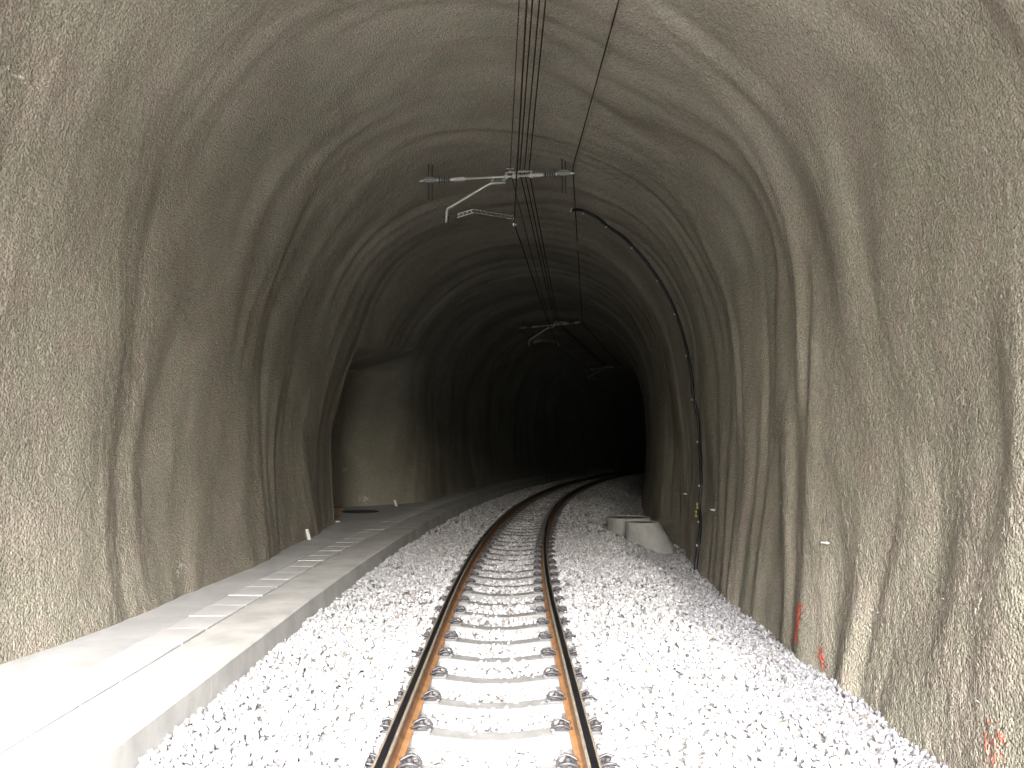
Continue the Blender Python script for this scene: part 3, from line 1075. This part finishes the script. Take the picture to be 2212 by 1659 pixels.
BOLTS = [(17.4, 16.05, 'small bright anchor bolt in the right wall above the concrete cone'),
         (13.3, 16.09, 'small bright anchor bolt in the right wall beside the lower end of the cable'),
         (7.9, 16.01, 'small bright anchor bolt in the right wall above the red paint stroke')]

# ---------------------------------------------------------------- black cable over the right hand lining
CABLE = [(15.30, 9.98), (15.1, 10.12), (15.1, 10.36), (15.25, 10.66), (15.35, 10.95), (15.45, 11.25), (15.5, 11.63), (15.6, 12.05), (15.75, 12.68), (15.8, 13.02), (15.75, 13.44),
         (15.7, 13.9), (15.65, 14.28), (15.55, 14.91), (15.3, 15.42), (15.1, 15.75), (15.0, 16.17), (14.75, 16.39), (14.5, 16.76), (14.50, 16.98), (14.45, 17.22)]
cable = empty('cable', Pv(14.6, 3.1, -0.3))
ci = Vector(cable.location)
def onlin(s, t_, lift):
    return Vector(lining(np.array(float(s)), np.array(float(t_)), False, lift).tolist())
cp = smooth_path([Vector((c[0], c[1], 0)) for c in CABLE], 8)
mb = MB(); mb.tube([onlin(c.x, c.y, 0.035) - ci for c in cp], 0.027, n=8)
mb.build('cable_sheath', M['black'], cable, smooth=True)
for k, (s0_, t0_) in enumerate(CLIPS):
    c0 = onlin(s0_, t0_, 0.045)
    nrm = (onlin(s0_, t0_, 0.5) - c0).normalized()
    mb = MB()
    mb.tube([c0 - nrm * 0.05 - ci, c0 + nrm * 0.030 - ci], 0.008, n=6)
    mb.tube([c0 + nrm * 0.010 - ci, c0 + nrm * 0.034 - ci], 0.016, n=8)
    mb.build('cable_clip', M['clipdot'], cable)
for (s0_, t0_) in ((14.95, 16.14), (14.95, 16.28)):
    c0 = onlin(s0_, t0_, 0.09) - ci
    mb = MB()
    mb.tube([c0 + Vector((0, 0, -0.05)), c0 + Vector((0, 0, -0.01)), c0 + Vector((0, 0, 0.01)), c0 + Vector((0, 0, 0.05))], [0.026, 0.026, 0.014, 0.014], n=6)
    mb.tube([c0 + Vector((0, 0, 0.04)), c0 + Vector((0, 0, 0.06))], 0.026, n=6)
    mb.build('cable_gland', M['brass'], cable)
tag(cable, 'thick black cable clipped in an arc over the right wall down to the ballast', 'cable')

# small anchor bolts left in the right wall
for (s0_, t0_, lab) in BOLTS:
    c0 = onlin(s0_, t0_, 0.0)
    nrm = (onlin(s0_, t0_, 0.5) - c0).normalized()
    mb = MB()
    mb.tube([-nrm * 0.05, nrm * 0.07], 0.007, n=6)
    mb.tube([nrm * 0.015, nrm * 0.022], 0.016, n=8)
    o = mb.build('anchor_bolt', M['clipdot'])
    o.location = c0
    tag(o, lab, 'bolt', 'anchor bolts in the right wall')

# ---------------------------------------------------------------- concrete shaft rings on the right
def shaft(name, c0, r0, c1, r1, z0, z1, label, side_loop=False):
    """open precast ring; lower circle c0,r0 and upper circle c1,r1"""
    root = empty(name, (c0[0], c0[1], z0))
    n = 48
    th = 0.04
    circ = [(c0, r0, z0), (c1, r1, z1 - 0.012), (c1, r1 - 0.010, z1), (c1, r1 - th + 0.008, z1), (c1, r1 - th, z1 - 0.012), (c0, r0 - th, z0)]
    vs, fs = [], []
    for (c, r, z) in circ:
        for k in range(n):
            a = 2 * math.pi * k / n
            vs.append((c[0] - c0[0] + r * math.cos(a), c[1] - c0[1] + r * math.sin(a), z - z0))
    for j in range(len(circ) - 1):
        for k in range(n):
            fs.append((j * n + k, j * n + (k + 1) % n, (j + 1) * n + (k + 1) % n, (j + 1) * n + k))
    mb = MB(); mb.add(vs, fs)
    mb.build('ring_wall', M['shaft'], root, smooth=False)
    mb = MB()
    mb.tube([(c1[0] - c0[0], c1[1] - c0[1], z1 - z0 - 0.045), (c1[0] - c0[0], c1[1] - c0[1], z1 - z0 - 0.018)], r1 - th + 0.004, n=40)
    mb.build('lid', M['lidgrey'], root)
    if side_loop:
        mb = MB()
        mb.tube([(-r0 + 0.02, -0.10, z1 - z0 - 0.16), (-r0 - 0.07, -0.10, z1 - z0 - 0.17), (-r0 - 0.07, 0.06, z1 - z0 - 0.17), (-r0 + 0.02, 0.06, z1 - z0 - 0.16)], 0.014, n=6)
        mb.build('dark_loop', M['black'], root)  # small dark bent tube on the left side of the ring
    tag(root, label, 'shaft ring', 'concrete shaft rings beside the track')
shaft('shaft_cone', (2.69, 16.81), 0.50, (2.53, 16.75), 0.325, -0.46, 0.115, 'front pale concrete shaft cone with one slanting side, standing in the ballast')
shaft('shaft_ring', (2.41, 17.90), 0.445, (2.41, 17.90), 0.450, -0.36, 0.110, 'wider straight concrete shaft ring half hidden behind the cone', True)

# ---------------------------------------------------------------- bits along the walkway
def stub(loc, tilt, L_, r, label):
    o = None
    mb = MB()
    n = 14
    d = Vector((math.sin(tilt[0]), math.sin(tilt[1]), 1)).normalized()
    mb.tube([d * -0.03, d * L_], r, n=n, caps=False)
    mb.tube([d * L_, d * -0.03], r * 0.86, n=n, caps=False)
    k = mb.n
    # rim
    base = len(mb.v)
    top_o = mb.v[n:2 * n]
    top_i = mb.v[2 * n:3 * n]
    mb.add(list(top_o) + list(top_i), [(j, (j + 1) % n, n + (j + 1) % n, n + j) for j in range(n)])
    o = mb.build('drain_pipe', M['white'])
    o.location = loc
    tag(o, label, 'pipe', 'white drain pipe stubs')
stub(Vector((-3.36, 14.35, ZW)), (-0.30, 0.1), 0.17, 0.030, 'short white plastic pipe stub leaning at the wall foot before the niche')
stub(Vector((-2.97, 22.2, ZW)), (-0.35, 0.1), 0.17, 0.034, 'short white plastic pipe stub standing on the walkway just beyond the niche')
mb = MB(); mb.box((0, 0, 0.012), (0.20, 0.035, 0.024), bevel=0.004)
o = mb.build('white_lath', M['white'])
o.location = Pv(17.35, -3.78, ZW + 0.001)
o.rotation_euler = (0, 0, 0.12)
tag(o, 'small white lath lying on the walkway at the niche corner', 'lath')
mb = MB()
mb.box((0, 0, 0.09), (0.20, 0.22, 0.18), bevel=0.015, rot=Matrix.Rotation(0.2, 3, 'Z'))
mb.box((-0.16, 0.05, 0.05), (0.12, 0.26, 0.10), bevel=0.01)
o = mb.build('wood_block', M['wood'])
o.location = Pv(19.0, -4.22, ZW + 0.001)
tag(o, 'brown wooden block lying in the corner of the niche floor', 'wood block')
